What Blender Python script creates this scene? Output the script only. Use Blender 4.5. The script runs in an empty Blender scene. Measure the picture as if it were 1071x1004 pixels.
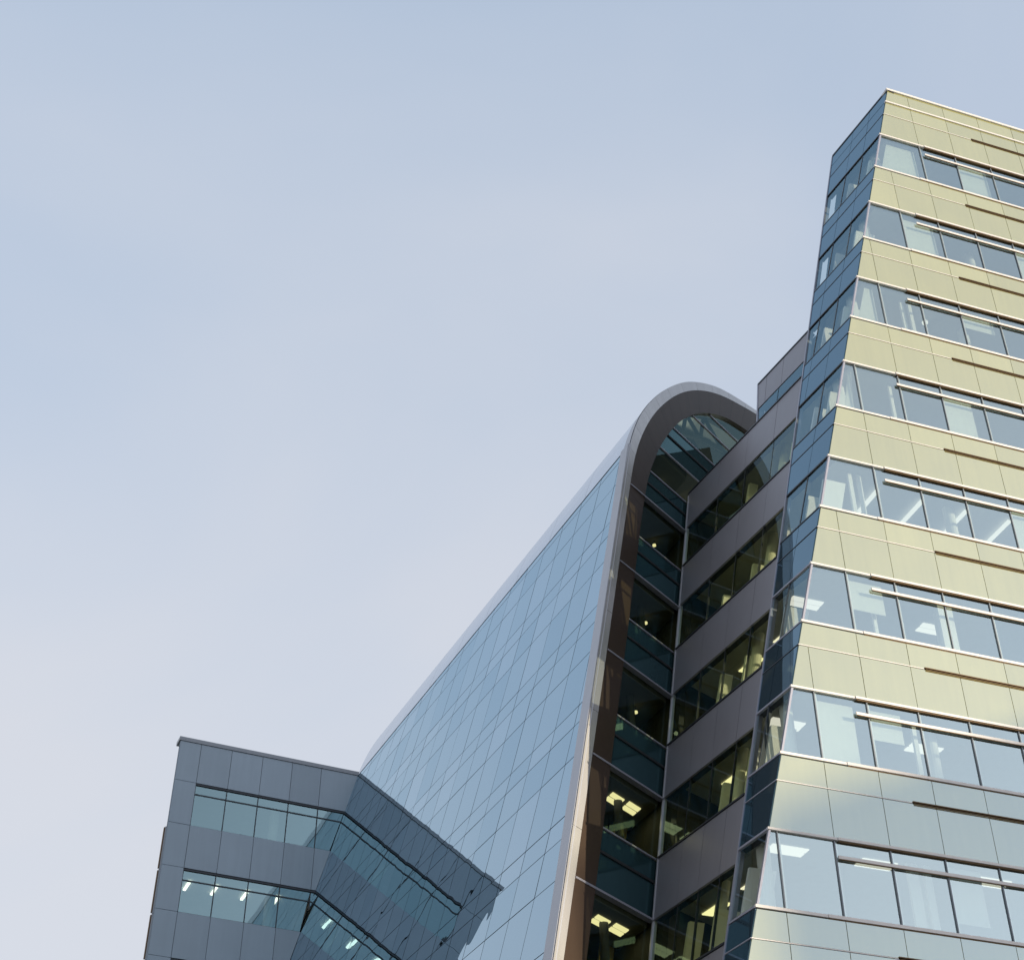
import bpy, math, random
import numpy as np
from mathutils import Matrix, Vector
R = math.radians
S = bpy.context.scene
random.seed(7)

# ------------------------------------------------------------------ camera
F_PX, PITCH, ROLL = 1590.6, 0.667886, -0.0040565
cam_d = bpy.data.cameras.new('camera')
cam = bpy.data.objects.new('camera', cam_d)
S.collection.objects.link(cam)
cam_d.sensor_width = 36.0
cam_d.lens = F_PX / 1071.0 * 36.0
cam_d.clip_end = 6000
fw = Vector((0, math.cos(PITCH), math.sin(PITCH)))
up0 = Vector((0, -math.sin(PITCH), math.cos(PITCH)))
rt0 = Vector((1, 0, 0))
c_, s_ = math.cos(ROLL), math.sin(ROLL)
rt = c_ * rt0 - s_ * up0
up = s_ * rt0 + c_ * up0
m = Matrix((rt, up, -fw)).transposed().to_4x4()
m.translation = Vector((0, 0, 1.7))
cam.matrix_world = m
S.camera = cam

# ------------------------------------------------------------------ light
SUN_AZ, SUN_EL = 117.4, 8.0
S.view_settings.view_transform = 'Standard'
S.view_settings.look = 'None'
S.view_settings.gamma = 1.0
S.view_settings.exposure = 0.6
W = bpy.data.worlds.new('World')
S.world = W
W.use_nodes = True
nt = W.node_tree
bg = nt.nodes['Background']
sky = nt.nodes.new('ShaderNodeTexSky')
sky.sky_type = 'NISHITA'
sky.sun_disc = False
sky.sun_elevation = R(SUN_EL)
sky.sun_rotation = R(SUN_AZ)
sky.air_density = 1.0
sky.dust_density = 0.4
sky.ozone_density = 1.6
# thin high veil of cloud over the clear sky: bluer overhead, paler and thicker lower down
def wn(kind): return nt.nodes.new(kind)
tc = wn('ShaderNodeTexCoord')
mp = wn('ShaderNodeMapping')
mp.inputs['Scale'].default_value = (1.0, 1.3, 1.6)
mp.inputs['Rotation'].default_value = (0.4, 0.7, 0.5)
nz = wn('ShaderNodeTexNoise')
nz.inputs['Scale'].default_value = 1.9
nz.inputs['Detail'].default_value = 5
nz.inputs['Roughness'].default_value = 0.42
nz.inputs['Distortion'].default_value = 0.5
sp = wn('ShaderNodeSeparateXYZ')
el = wn('ShaderNodeMapRange')           # 0 overhead .. 1 near the horizon
el.inputs['From Min'].default_value = 0.88
el.inputs['From Max'].default_value = 0.40
ad = wn('ShaderNodeMath'); ad.operation = 'MULTIPLY_ADD'
ad.inputs[1].default_value = 2.0
sb = wn('ShaderNodeMath'); sb.operation = 'SUBTRACT'; sb.use_clamp = True
sb.inputs[1].default_value = 0.95
vc = wn('ShaderNodeMixRGB')
vc.inputs['Color1'].default_value = (3.6, 4.2, 5.15, 1)
vc.inputs['Color2'].default_value = (4.15, 4.25, 4.6, 1)
rp = wn('ShaderNodeMapRange')
rp.inputs['To Min'].default_value = 0.66
rp.inputs['To Max'].default_value = 0.86
mx = wn('ShaderNodeMixRGB')
L_ = nt.links.new
L_(tc.outputs['Generated'], mp.inputs['Vector'])
L_(mp.outputs['Vector'], nz.inputs['Vector'])
L_(tc.outputs['Generated'], sp.inputs[0])
L_(sp.outputs['Z'], el.inputs['Value'])
L_(nz.outputs['Fac'], ad.inputs[0])
L_(el.outputs['Result'], ad.inputs[2])
L_(ad.outputs[0], sb.inputs[0])
L_(sb.outputs[0], vc.inputs['Fac'])
L_(sb.outputs[0], rp.inputs['Value'])
L_(rp.outputs['Result'], mx.inputs['Fac'])
L_(sky.outputs['Color'], mx.inputs['Color1'])
L_(vc.outputs['Color'], mx.inputs['Color2'])
# the veil scatters forward: it is brighter towards the sun
SUNV = (math.sin(R(SUN_AZ)) * math.cos(R(SUN_EL)), math.cos(R(SUN_AZ)) * math.cos(R(SUN_EL)), math.sin(R(SUN_EL)))
dt = wn('ShaderNodeVectorMath'); dt.operation = 'DOT_PRODUCT'
dt.inputs[1].default_value = SUNV
gw = wn('ShaderNodeMapRange')
gw.inputs['From Min'].default_value = 0.82
gw.inputs['From Max'].default_value = 0.98
gw.inputs['To Min'].default_value = 1.0
gw.inputs['To Max'].default_value = 1.55
gm = wn('ShaderNodeVectorMath'); gm.operation = 'SCALE'
L_(tc.outputs['Generated'], dt.inputs[0])
L_(dt.outputs['Value'], gw.inputs['Value'])
L_(mx.outputs['Color'], gm.inputs[0])
L_(gw.outputs['Result'], gm.inputs['Scale'])
L_(gm.outputs[0], bg.inputs['Color'])
bg.inputs['Strength'].default_value = 0.12

sd = bpy.data.lights.new('sun', 'SUN')
sd.energy = 4.0
sd.angle = R(0.53)
sd.color = (1.0, 0.87, 0.66)
sun = bpy.data.objects.new('sun', sd)
S.collection.objects.link(sun)
SV = np.array([math.sin(R(SUN_AZ)) * math.cos(R(SUN_EL)), math.cos(R(SUN_AZ)) * math.cos(R(SUN_EL)), math.sin(R(SUN_EL))])
sun.rotation_euler = Vector(SV).to_track_quat('Z', 'Y').to_euler()
sun.location = (60, -30, 60)

# ------------------------------------------------------------------ materials
def newmat(name):
    ma = bpy.data.materials.new(name)
    ma.use_nodes = True
    ma.node_tree.nodes.clear()
    return ma, ma.node_tree

def out(t, sock):
    o = t.nodes.new('ShaderNodeOutputMaterial')
    t.links.new(sock, o.inputs['Surface'])

def noise_col(t, col, amt, scale):
    """base colour with a soft mottling of the surface itself"""
    g = t.nodes.new('ShaderNodeNewGeometry')
    n = t.nodes.new('ShaderNodeTexNoise')
    n.inputs['Scale'].default_value = scale
    n.inputs['Detail'].default_value = 5
    t.links.new(g.outputs['Position'], n.inputs['Vector'])
    a = t.nodes.new('ShaderNodeMixRGB')
    a.inputs['Color1'].default_value = tuple(c * (1 - amt) for c in col) + (1,)
    a.inputs['Color2'].default_value = tuple(min(1, c * (1 + amt)) for c in col) + (1,)
    # rain streaks: the same kind of noise drawn out downwards
    mpp = t.nodes.new('ShaderNodeMapping')
    mpp.inputs['Scale'].default_value = (3.2, 3.2, 0.22)
    t.links.new(g.outputs['Position'], mpp.inputs['Vector'])
    n2 = t.nodes.new('ShaderNodeTexNoise')
    n2.inputs['Scale'].default_value = 1.6
    n2.inputs['Detail'].default_value = 4
    t.links.new(mpp.outputs['Vector'], n2.inputs['Vector'])
    mixf = t.nodes.new('ShaderNodeMath'); mixf.operation = 'MULTIPLY_ADD'
    mixf.inputs[1].default_value = 0.5
    half = t.nodes.new('ShaderNodeMath'); half.operation = 'MULTIPLY'; half.inputs[1].default_value = 0.5
    t.links.new(n.outputs['Fac'], half.inputs[0])
    t.links.new(n2.outputs['Fac'], mixf.inputs[0])
    t.links.new(half.outputs[0], mixf.inputs[2])
    ct = t.nodes.new('ShaderNodeMapRange')
    ct.inputs['From Min'].default_value = 0.3
    ct.inputs['From Max'].default_value = 0.7
    t.links.new(mixf.outputs[0], ct.inputs['Value'])
    t.links.new(ct.outputs['Result'], a.inputs['Fac'])
    return a.outputs['Color']

def panel_var(t, colsock, amt):
    """each separate panel (mesh island) a touch lighter or darker"""
    g = t.nodes.new('ShaderNodeNewGeometry')
    mr = t.nodes.new('ShaderNodeMapRange')
    mr.inputs['To Min'].default_value = 1 - amt
    mr.inputs['To Max'].default_value = 1 + amt
    t.links.new(g.outputs['Random Per Island'], mr.inputs['Value'])
    mu = t.nodes.new('ShaderNodeMixRGB')
    mu.blend_type = 'MULTIPLY'
    mu.inputs['Fac'].default_value = 1
    t.links.new(colsock, mu.inputs['Color1'])
    t.links.new(mr.outputs['Result'], mu.inputs['Color2'])
    return mu.outputs['Color']

def solid(name, col, rough=0.5, metal=0.0, amt=0.06, scale=1.5, var=0.0, spec=0.5, coat=0.0):
    ma, t = newmat(name)
    b = t.nodes.new('ShaderNodeBsdfPrincipled')
    cs = noise_col(t, col, amt, scale)
    if var:
        cs = panel_var(t, cs, var)
    t.links.new(cs, b.inputs['Base Color'])
    b.inputs['Roughness'].default_value = rough
    b.inputs['Metallic'].default_value = metal
    b.inputs['Specular IOR Level'].default_value = spec
    b.inputs['Coat Weight'].default_value = coat
    b.inputs['Coat Roughness'].default_value = 0.03
    out(t, b.outputs[0])
    return ma

def refl_fac(t, f0, gain):
    lw = t.nodes.new('ShaderNodeLayerWeight')       # same from both sides of the pane
    lw.inputs['Blend'].default_value = 0.5
    fr = t.nodes.new('ShaderNodeMath'); fr.operation = 'POWER'
    fr.inputs[1].default_value = 4.5
    t.links.new(lw.outputs['Facing'], fr.inputs[0])
    mm = t.nodes.new('ShaderNodeMath'); mm.operation = 'MULTIPLY_ADD'; mm.use_clamp = True
    mm.inputs[1].default_value = gain
    mm.inputs[2].default_value = f0
    t.links.new(fr.outputs[0], mm.inputs[0])
    return mm.outputs[0]

def wavy(t, strength=0.02, scale=0.7):
    g = t.nodes.new('ShaderNodeNewGeometry')
    n = t.nodes.new('ShaderNodeTexNoise')
    n.inputs['Scale'].default_value = scale
    n.inputs['Detail'].default_value = 1
    t.links.new(g.outputs['Position'], n.inputs['Vector'])
    bp = t.nodes.new('ShaderNodeBump')
    bp.inputs['Strength'].default_value = strength
    bp.inputs['Distance'].default_value = 0.1
    t.links.new(n.outputs['Fac'], bp.inputs['Height'])
    return bp.outputs['Normal']

def window_glass(name, tint, f0, gain=0.7, rtint=(1, 1, 1)):
    """thin coated pane: part see-through, part mirror"""
    ma, t = newmat(name)
    tr = t.nodes.new('ShaderNodeBsdfTransparent')
    tr.inputs[0].default_value = tint + (1,)
    gl = t.nodes.new('ShaderNodeBsdfGlossy')
    gl.inputs['Color'].default_value = rtint + (1,)
    gl.inputs['Roughness'].default_value = 0.0
    t.links.new(wavy(t), gl.inputs['Normal'])
    mi = t.nodes.new('ShaderNodeMixShader')
    t.links.new(refl_fac(t, f0, gain), mi.inputs[0])
    t.links.new(tr.outputs[0], mi.inputs[1])
    t.links.new(gl.outputs[0], mi.inputs[2])
    out(t, mi.outputs[0])
    return ma

def back_painted(name, col, f0, gain=0.7, rtint=(1, 1, 1), rough=0.0, var=0.04, wav=0.02):
    """opaque glass or enamel panel: colour behind a mirror-like face"""
    ma, t = newmat(name)
    df = t.nodes.new('ShaderNodeBsdfDiffuse')
    t.links.new(panel_var(t, noise_col(t, col, 0.06, 0.8), var), df.inputs['Color'])
    gl = t.nodes.new('ShaderNodeBsdfGlossy')
    gl.inputs['Color'].default_value = rtint + (1,)
    gl.inputs['Roughness'].default_value = rough
    t.links.new(wavy(t, wav), gl.inputs['Normal'])
    mi = t.nodes.new('ShaderNodeMixShader')
    t.links.new(refl_fac(t, f0, gain), mi.inputs[0])
    t.links.new(df.outputs[0], mi.inputs[1])
    t.links.new(gl.outputs[0], mi.inputs[2])
    out(t, mi.outputs[0])
    return ma

def emit(name, col, st):
    ma, t = newmat(name)
    e = t.nodes.new('ShaderNodeEmission')
    e.inputs[0].default_value = col + (1,)
    e.inputs[1].default_value = st
    out(t, e.outputs[0])
    return ma

M = {}
M['cream'] = back_painted('cream_spandrel_glass', (0.40, 0.365, 0.125), 0.38, 0.5, (0.68, 0.86, 1.0), var=0.08)
M['blue_spandrel'] = back_painted('blue_spandrel_glass', (0.035, 0.06, 0.08), 0.30, 0.6, (0.48, 0.69, 0.84))
M['teal_spandrel'] = back_painted('teal_spandrel_glass', (0.02, 0.045, 0.052), 0.10, 0.6, (0.42, 0.72, 0.78))
M['glass_front'] = window_glass('front_window_glass', (0.86, 0.93, 0.88), 0.50, 0.45, (0.82, 0.97, 1.0))
M['glass_side'] = window_glass('side_window_glass', (0.90, 0.94, 0.90), 0.28, 0.5, (0.46, 0.69, 0.82))
M['glass_dark'] = window_glass('dark_window_glass', (0.74, 0.78, 0.52), 0.08, 0.8, (0.62, 0.85, 0.95))
M['glass_end'] = window_glass('end_window_glass', (0.58, 0.60, 0.40), 0.05, 0.45, (0.5, 0.8, 0.85))
M['glass_annex'] = window_glass('annex_window_glass', (0.48, 0.56, 0.52), 0.34, 0.6, (0.60, 0.88, 0.98))
for k, rt_ in enumerate(((0.52, 0.655, 0.735), (0.49, 0.63, 0.715), (0.55, 0.68, 0.76))):
    M['mirror%d' % k] = back_painted('mirror_curtain_glass_%s' % 'abc'[k], (0.03, 0.05, 0.06), 0.76, 0.5, rt_, wav=0.035)
M['ledge'] = solid('pale_metal_ledge', (0.68, 0.64, 0.62), 0.45, 0.1)
M['bronze'] = solid('dark_bronze_metal', (0.13, 0.075, 0.03), 0.45, 0.3)
M['frame'] = solid('dark_mullion_metal', (0.05, 0.055, 0.065), 0.4, 0.5)
M['mullion'] = solid('grey_blue_mullion_metal', (0.19, 0.21, 0.24), 0.4, 0.2)
M['pale_frame'] = solid('pale_mullion_metal', (0.36, 0.36, 0.42), 0.35, 0.4)
M['gasket'] = solid('black_joint', (0.015, 0.018, 0.022), 0.7)
M['grey_panel'] = solid('dark_grey_metal_panel', (0.26, 0.25, 0.272), 0.36, 0.35, 0.05, 0.6, 0.06)
M['annex_panel'] = solid('blue_grey_metal_panel', (0.28, 0.34, 0.40), 0.40, 0.35, 0.05, 0.6, 0.07)
M['annex_trim'] = solid('annex_coping_metal', (0.24, 0.26, 0.29), 0.35, 0.5)
M['brown'] = solid('dark_brown_metal_panel', (0.052, 0.034, 0.024), 0.42, 0.1, 0.08, 0.7, 0.08, spec=0.22)
M['rim'] = solid('pale_grey_metal_rim', (0.56, 0.545, 0.54), 0.22, 0.45, 0.05, 0.8, 0.04)
M['trim'] = solid('lavender_grey_metal_trim', (0.44, 0.44, 0.47), 0.35, 0.3, 0.04, 0.8, 0.03)
M['roof_skin'] = solid('silver_roof_skin', (0.62, 0.66, 0.72), 0.22, 0.85, 0.03, 0.6, 0.03)
M['white'] = solid('white_interior_paint', (0.72, 0.71, 0.67), 0.7)
M['column'] = solid('white_column_paint', (0.78, 0.76, 0.70), 0.6)
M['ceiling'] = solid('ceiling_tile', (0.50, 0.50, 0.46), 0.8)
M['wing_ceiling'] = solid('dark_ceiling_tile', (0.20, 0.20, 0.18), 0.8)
M['concrete'] = solid('concrete', (0.33, 0.32, 0.31), 0.85)
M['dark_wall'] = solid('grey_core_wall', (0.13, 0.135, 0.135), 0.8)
M['sunlit_yellow'] = solid('partition_warm_light_tone', (0.55, 0.46, 0.16), 0.7)  # warm sunlight tone put into the partitions' base colour
M['blind'] = solid('pale_roller_blind', (0.60, 0.60, 0.54), 0.8)
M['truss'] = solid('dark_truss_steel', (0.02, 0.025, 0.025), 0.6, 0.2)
M['lamp'] = emit('ceiling_lamp', (1.0, 0.95, 0.80), 0.68)
M['lamp_warm'] = emit('warm_ceiling_lamp', (1.0, 0.92, 0.62), 1.0)
M['lamp_annex'] = emit('annex_ceiling_lamp', (1.0, 0.95, 0.80), 2.6)
M['asphalt'] = solid('asphalt', (0.055, 0.055, 0.058), 0.9, 0, 0.2, 3)
M['paving'] = solid('paving', (0.28, 0.27, 0.25), 0.85, 0, 0.15, 2)
M['grey_ground'] = solid('ground', (0.16, 0.16, 0.15), 0.9, 0, 0.2, 0.2)
M['office_wall'] = solid('beige_concrete_wall', (0.36, 0.33, 0.29), 0.8, 0, 0.08, 0.4)

# ------------------------------------------------------------------ mesh helpers
class MB:
    def __init__(self):
        self.v, self.f, self.m, self.mats = [], [], [], []
    def mi(self, name):
        if name not in self.mats:
            self.mats.append(name)
        return self.mats.index(name)
    def poly(self, pts, mat):
        i = len(self.v)
        self.v += [np.asarray(p, float) for p in pts]
        self.f.append(tuple(range(i, i + len(pts))))
        self.m.append(self.mi(mat))
    def hexa(self, p, mat):
        """8 corners: 0-3 one side in order, 4-7 the other side"""
        i = len(self.v)
        self.v += [np.asarray(q, float) for q in p]
        for f in ((0, 1, 2, 3), (7, 6, 5, 4), (0, 4, 5, 1), (1, 5, 6, 2), (2, 6, 7, 3), (3, 7, 4, 0)):
            self.f.append(tuple(i + k for k in f)); self.m.append(self.mi(mat))
    def prism(self, a, b, mat):
        """two matching closed polygons joined by side walls"""
        i = len(self.v); n = len(a)
        self.v += [np.asarray(q, float) for q in a] + [np.asarray(q, float) for q in b]
        k = self.mi(mat)
        self.f.append(tuple(range(i, i + n))); self.m.append(k)
        self.f.append(tuple(range(i + 2 * n - 1, i + n - 1, -1))); self.m.append(k)
        for j in range(n):
            q = (j + 1) % n
            self.f.append((i + j, i + n + j, i + n + q, i + q)); self.m.append(k)
    def fbox(self, F, u0, u1, z0, z1, w0, w1, mat, ub=None):
        """box on a facade: u0..u1 along it (ub = the u pair at the lower edge), z0..z1 down it, w0..w1 outward"""
        b0, b1 = ub if ub else (u0, u1)
        self.hexa([F(u0, z0, w1), F(b0, z1, w1), F(b1, z1, w1), F(u1, z0, w1),
                   F(u0, z0, w0), F(b0, z1, w0), F(b1, z1, w0), F(u1, z0, w0)], mat)
    def cyl(self, base, top, r, mat, n=16):
        base, top = np.asarray(base, float), np.asarray(top, float)
        d = (top - base) / np.linalg.norm(top - base)
        a = np.cross(d, [1, 0, 0.3]); a /= np.linalg.norm(a); b = np.cross(d, a)
        ring = [a * math.cos(2 * math.pi * k / n) * r + b * math.sin(2 * math.pi * k / n) * r for k in range(n)]
        self.prism([base + q for q in ring], [top + q for q in ring], mat)
    def build(self, name, parent=None, fix=True, smooth=False):
        org = np.array(parent['_org']) if parent is not None and '_org' in parent else np.zeros(3)
        me = bpy.data.meshes.new(name)
        me.from_pydata([tuple(q - org) for q in self.v], [], self.f)
        for k in self.mats:
            me.materials.append(M[k])
        me.polygons.foreach_set('material_index', self.m)
        if fix:
            import bmesh
            bm = bmesh.new(); bm.from_mesh(me)
            bmesh.ops.recalc_face_normals(bm, faces=bm.faces)
            bm.to_mesh(me); bm.free()
        if smooth:
            me.polygons.foreach_set('use_smooth', [True] * len(me.polygons))
        me.update()
        o = bpy.data.objects.new(name, me)
        S.collection.objects.link(o)
        if parent is not None:
            o.parent = parent
            if '_org' in parent:
                o['_org'] = list(org)
        return o

def thing(name, label, cat, loc, group=None):
    o = bpy.data.objects.new(name, None)
    S.collection.objects.link(o)
    o.location = loc
    o.empty_display_size = 2
    o['label'] = label; o['category'] = cat; o['_org'] = list(map(float, loc))
    if group:
        o['group'] = group
    return o

def az(t):
    return np.array([math.sin(t), math.cos(t), 0.0])
def nrm(v):
    return v / np.linalg.norm(v)

# ------------------------------------------------------------------ facade planes (z is measured downward from the top floor's sill)
P0 = np.array([12.6519, 34.9222, 43.2619])
GROUND_Z = 43.2619
AZA, AZB, AZC = 1.2404473, -0.4469849, -0.4594423
dA, dB, dC = az(AZA), az(AZB), az(AZC)
CL = -0.2701           # the corner runs outward by this much per metre of drop
LV = dA * CL + np.array([0, 0, -1.0])
WS, STOREY = 1.9406, 4.0
JH = 1.29
TOP = -4.7333
outA = np.array([math.cos(AZA), -math.sin(AZA), 0.0])       # towards the street
inA = -outA
def cor(z): return P0 + LV * z
nB = nrm(np.cross(dB, LV));  nB = nB if nB @ outA > -9 and nB[0] < 0 else -nB
def wB(z): return 3.1212 - 0.07026 * z
def Bl(z): return cor(z) + dB * wB(z)
def wC(z): return 8.4767 - 0.17354 * z
def inn(z): return Bl(z) + dC * wC(z)
nC = nrm(np.cross(dC, Bl(10) - Bl(20))); nC = nC if nC[0] < 0 else -nC
dD = az(3.8096637)
nD = np.array([0.7829, -0.6178, 0.0733])
LD = 3.39
def dl(z): return inn(z) + dD * LD
EPS = -0.430081
dE = az(EPS)
nE = np.array([-0.87872, -0.40309, 0.25567])
RIMW, TRIMW = 0.357, 0.536
def xl(z): return dl(z) + dD * RIMW        # outer corner of the rim
def ol(z): return xl(z) + dE * TRIMW       # where the mirror glass starts
def FA(u, z, w=0.0): return P0 + dA * u + np.array([0, 0, -z]) + outA * w
def FB(u, z, w=0.0): return cor(z) + dB * u + nB * w
def FC(u, z, w=0.0): return Bl(z) + dC * u + nC * w
def FD(u, z, w=0.0): return inn(z) + dD * u + nD * w
def FE(u, z, w=0.0): return ol(z) + dE * u + nE * w
def uc(z): return CL * z

# ------------------------------------------------------------------ ground
def sheet(name, pts, mat, kind='structure'):
    mb = MB(); mb.poly(pts, mat)
    o = mb.build(name); o['kind'] = kind
    return o
sheet('ground', [(-3000, -3000, 0), (3000, -3000, 0), (3000, 3000, 0), (-3000, 3000, 0)], 'grey_ground')
rd = nrm(dA)
def gp(a, b, z): return np.array([0, 4, z]) + rd * a + inA * b
sheet('road', [gp(-400, -12, 0.004), gp(400, -12, 0.004), gp(400, 3, 0.004), gp(-400, 3, 0.004)], 'asphalt')
pv = MB(); pv.prism([gp(-400, 3, 0), gp(400, 3, 0), gp(400, 25, 0), gp(-400, 25, 0)], [gp(-400, 3, 0.13), gp(400, 3, 0.13), gp(400, 25, 0.13), gp(-400, 25, 0.13)], 'paving')
o = pv.build('pavement'); o['kind'] = 'structure'

# ------------------------------------------------------------------ glass tower (sunlit front, leaning side, grey banded rear)
UE = 8.2                     # the front runs on to the right to here
GRID0, BAY = 0.60, 1.49
tower = thing('office_tower', 'tall glass office tower with cream bands and ribbon windows on its sunlit front', 'building', tuple(cor(GROUND_Z) + dA * 6 + inA * 6))

def grid(z0, z1):
    """mullion positions strictly inside the front at this height"""
    lo = max(uc(z0), uc(z1)) + 0.18
    k = math.ceil((lo - GRID0) / BAY)
    r = []
    while GRID0 + k * BAY < UE - 0.2:
        r.append(GRID0 + k * BAY); k += 1
    return r
def jit(a=0.0012): return random.uniform(-a, a)

def front_panels(mb, z0, z1, mat='cream'):
    g = grid(z0, z1)
    ed = [None] + g + [UE]
    for a, b in zip(ed[:-1], ed[1:]):
        gp_ = 0.008
        if a is None:
            ua0, ua1 = uc(z0), uc(z1)
        else:
            ua0 = ua1 = a + gp_
        b_ = b - gp_
        t0, t1, t2 = jit(), jit(), jit()
        mb.hexa([FA(ua0, z0 + .006, .02 + t0), FA(ua1, z1 - .006, .02 + t1), FA(b_, z1 - .006, .02 + t1 + t2), FA(b_, z0 + .006, .02 + t0 + t2),
                 FA(ua0, z0 + .006, -.04), FA(ua1, z1 - .006, -.04), FA(b_, z1 - .006, -.04), FA(b_, z0 + .006, -.04)], mat)

def side_panels(mb, F, z0, z1, uR, uL, fr, mat, g=.008):
    """row of panels between functions uR(z) and uL(z); fr(z) gives the inner joints"""
    def eds(z): return [uR(z)] + [x for x in fr(z)] + [uL(z)]
    e0, e1 = eds(z0), eds(z1)
    for k in range(len(e0) - 1):
        t0, t1, t2 = jit(), jit(), jit()
        a0, b0, a1, b1 = e0[k] + g, e0[k + 1] - g, e1[k] + g, e1[k + 1] - g
        if b0 - a0 < .05:
            continue
        mb.hexa([F(a0, z0 + g, .02 + t0), F(a1, z1 - g, .02 + t1), F(b1, z1 - g, .02 + t1 + t2), F(b0, z0 + g, .02 + t0 + t2),
                 F(a0, z0 + g, -.04), F(a1, z1 - g, -.04), F(b1, z1 - g, -.04), F(b0, z0 + g, -.04)], mat)

def bfr(z):
    return [x for x in (1.03, 2.08) if x < wB(28.5 if z > 27 else z + 1.2) - 0.25]
def mk_bfr(zref):
    L = [x for x in (1.03, 2.08) if x < wB(zref) - 0.25]
    return lambda z: L
def mk_cfr(zref):
    L = [q for q in (0.2, 0.45, 0.7)]
    return lambda z: [q * wC(z) for q in L]

# dark backing behind the cladding (fills joints)
def band_back(parent, name, F, z0, z1, a0, a1, b0, b1, w=-.05, t=.12, mat='gasket'):
    mb = MB()
    mb.hexa([F(a0, z0, w), F(a1, z1, w), F(b1, z1, w), F(b0, z0, w), F(a0, z0, w - t), F(a1, z1, w - t), F(b1, z1, w - t), F(b0, z0, w - t)], mat)
    return mb

NST = 8
# top parapet rows and every spandrel on the front and the side
for i in range(-1, NST + 3):
    zS = 4.0 * i
    zJ = zS + 4 - WS - JH
    zH = zS + 4 - WS
    top = i == -1
    mb = MB()
    if top:
        front_panels(mb, TOP, -4.02)
        front_panels(mb, -3.99, zJ - .015)
        z0 = TOP
    else:
        front_panels(mb, zS + .07, zJ - .015)
        z0 = zS
    front_panels(mb, zJ + .015, zH - .03)
    mb.hexa([FA(uc(z0) + .02, z0, -.045), FA(uc(zH) + .02, zH, -.045), FA(UE, zH, -.045), FA(UE, z0, -.045),
             FA(uc(z0) + .1, z0, -.2), FA(uc(zH) + .1, zH, -.2), FA(UE, zH, -.2), FA(UE, z0, -.2)], 'gasket')
    mb.build('spandrel', tower)
    mb = MB()
    rows = ([(TOP, -4.02), (-4.0, zJ - .02)] if top else [(zS + .05, zJ - .02)]) + [(zJ + .02, zH - .03)]
    for a, b in rows:
        side_panels(mb, FB, a, b, lambda z: 0.012, wB, mk_bfr((a + b) / 2), 'blue_spandrel')
    mb.hexa([FB(.02, z0, -.045), FB(.02, zH, -.045), FB(wB(zH), zH, -.045), FB(wB(z0), z0, -.045),
             FB(.1, z0, -.2), FB(.1, zH, -.2), FB(wB(zH), zH, -.2), FB(wB(z0), z0, -.2)], 'gasket')
    mb.build('side_spandrel', tower)
    # ledges at sill and head, with the deeper piece starting clear of the corner
    def ledge(name, z, h, deep0, d1, d2, F2=True):
        mb = MB()
        mb.fbox(FA, uc(z) - .06, uc(z) + deep0, z, z + h, -.03, d1, 'ledge')
        mb.fbox(FA, uc(z) + deep0 + .004, UE, z - .004, z + h + .004, -.03, d2, 'ledge')
        mb.fbox(FA, uc(z) + deep0 + .03, UE - .02, z + h + .006, z + h + .035, -.02, d2 - .03, 'bronze')
        return mb.build(name, tower)
    if not top:
        ledge('sill_ledge', zS - .03, .07, 1.75, .04, .055)
        mb = MB(); mb.fbox(FB, -.02, wB(zS), zS - .025, zS + .03, -.03, .03, 'frame' if i < 5 else 'pale_frame')
        mb.build('sill_trim', tower)
    else:
        mb = MB(); mb.fbox(FA, uc(TOP) - .06, UE, TOP - .10, TOP, -.3, .07, 'ledge')
        mb.fbox(FB, -.05, wB(TOP), TOP - .10, TOP - .002, -.3, .04, 'frame'); mb.build('coping', tower)
        mb = MB(); mb.fbox(FA, uc(-4) - .03, UE, -4.04, -3.97, -.03, .06, 'ledge'); mb.build('parapet_ledge', tower)
    ledge('head_ledge', zH - .03, .06, 1.75, .04, .065)
    mb = MB(); mb.fbox(FB, -.02, wB(zH), zH - .03, zH + .03, -.03, .035, 'frame' if i < 4 else 'pale_frame'); mb.build('head_trim', tower)
    # thin ledge in the joint line, then the dark slot louvre further along
    mb = MB(); mb.fbox(FA, uc(zJ) - .02, uc(zJ) + 3.64, zJ - .012, zJ + .012, -.03, .035, 'ledge')
    mb.build('joint_trim', tower)
    mb = MB()
    mb.fbox(FA, uc(zJ) + 3.65, UE, zJ - .04, zJ - .015, -.03, .06, 'bronze')
    mb.fbox(FA, uc(zJ) + 3.68, UE, zJ + .01, zJ + .025, -.03, .045, 'bronze')
    mb.fbox(FA, uc(zJ) + 3.68, UE, zJ + .05, zJ + .062, -.03, .035, 'bronze')
    mb.build('slot_louver', tower)
    mb = MB(); mb.fbox(FB, .0, wB(zJ), zJ - .016, zJ + .016, -.03, .03, 'frame' if i < 6 else 'pale_frame'); mb.build('joint_trim', tower)

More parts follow.
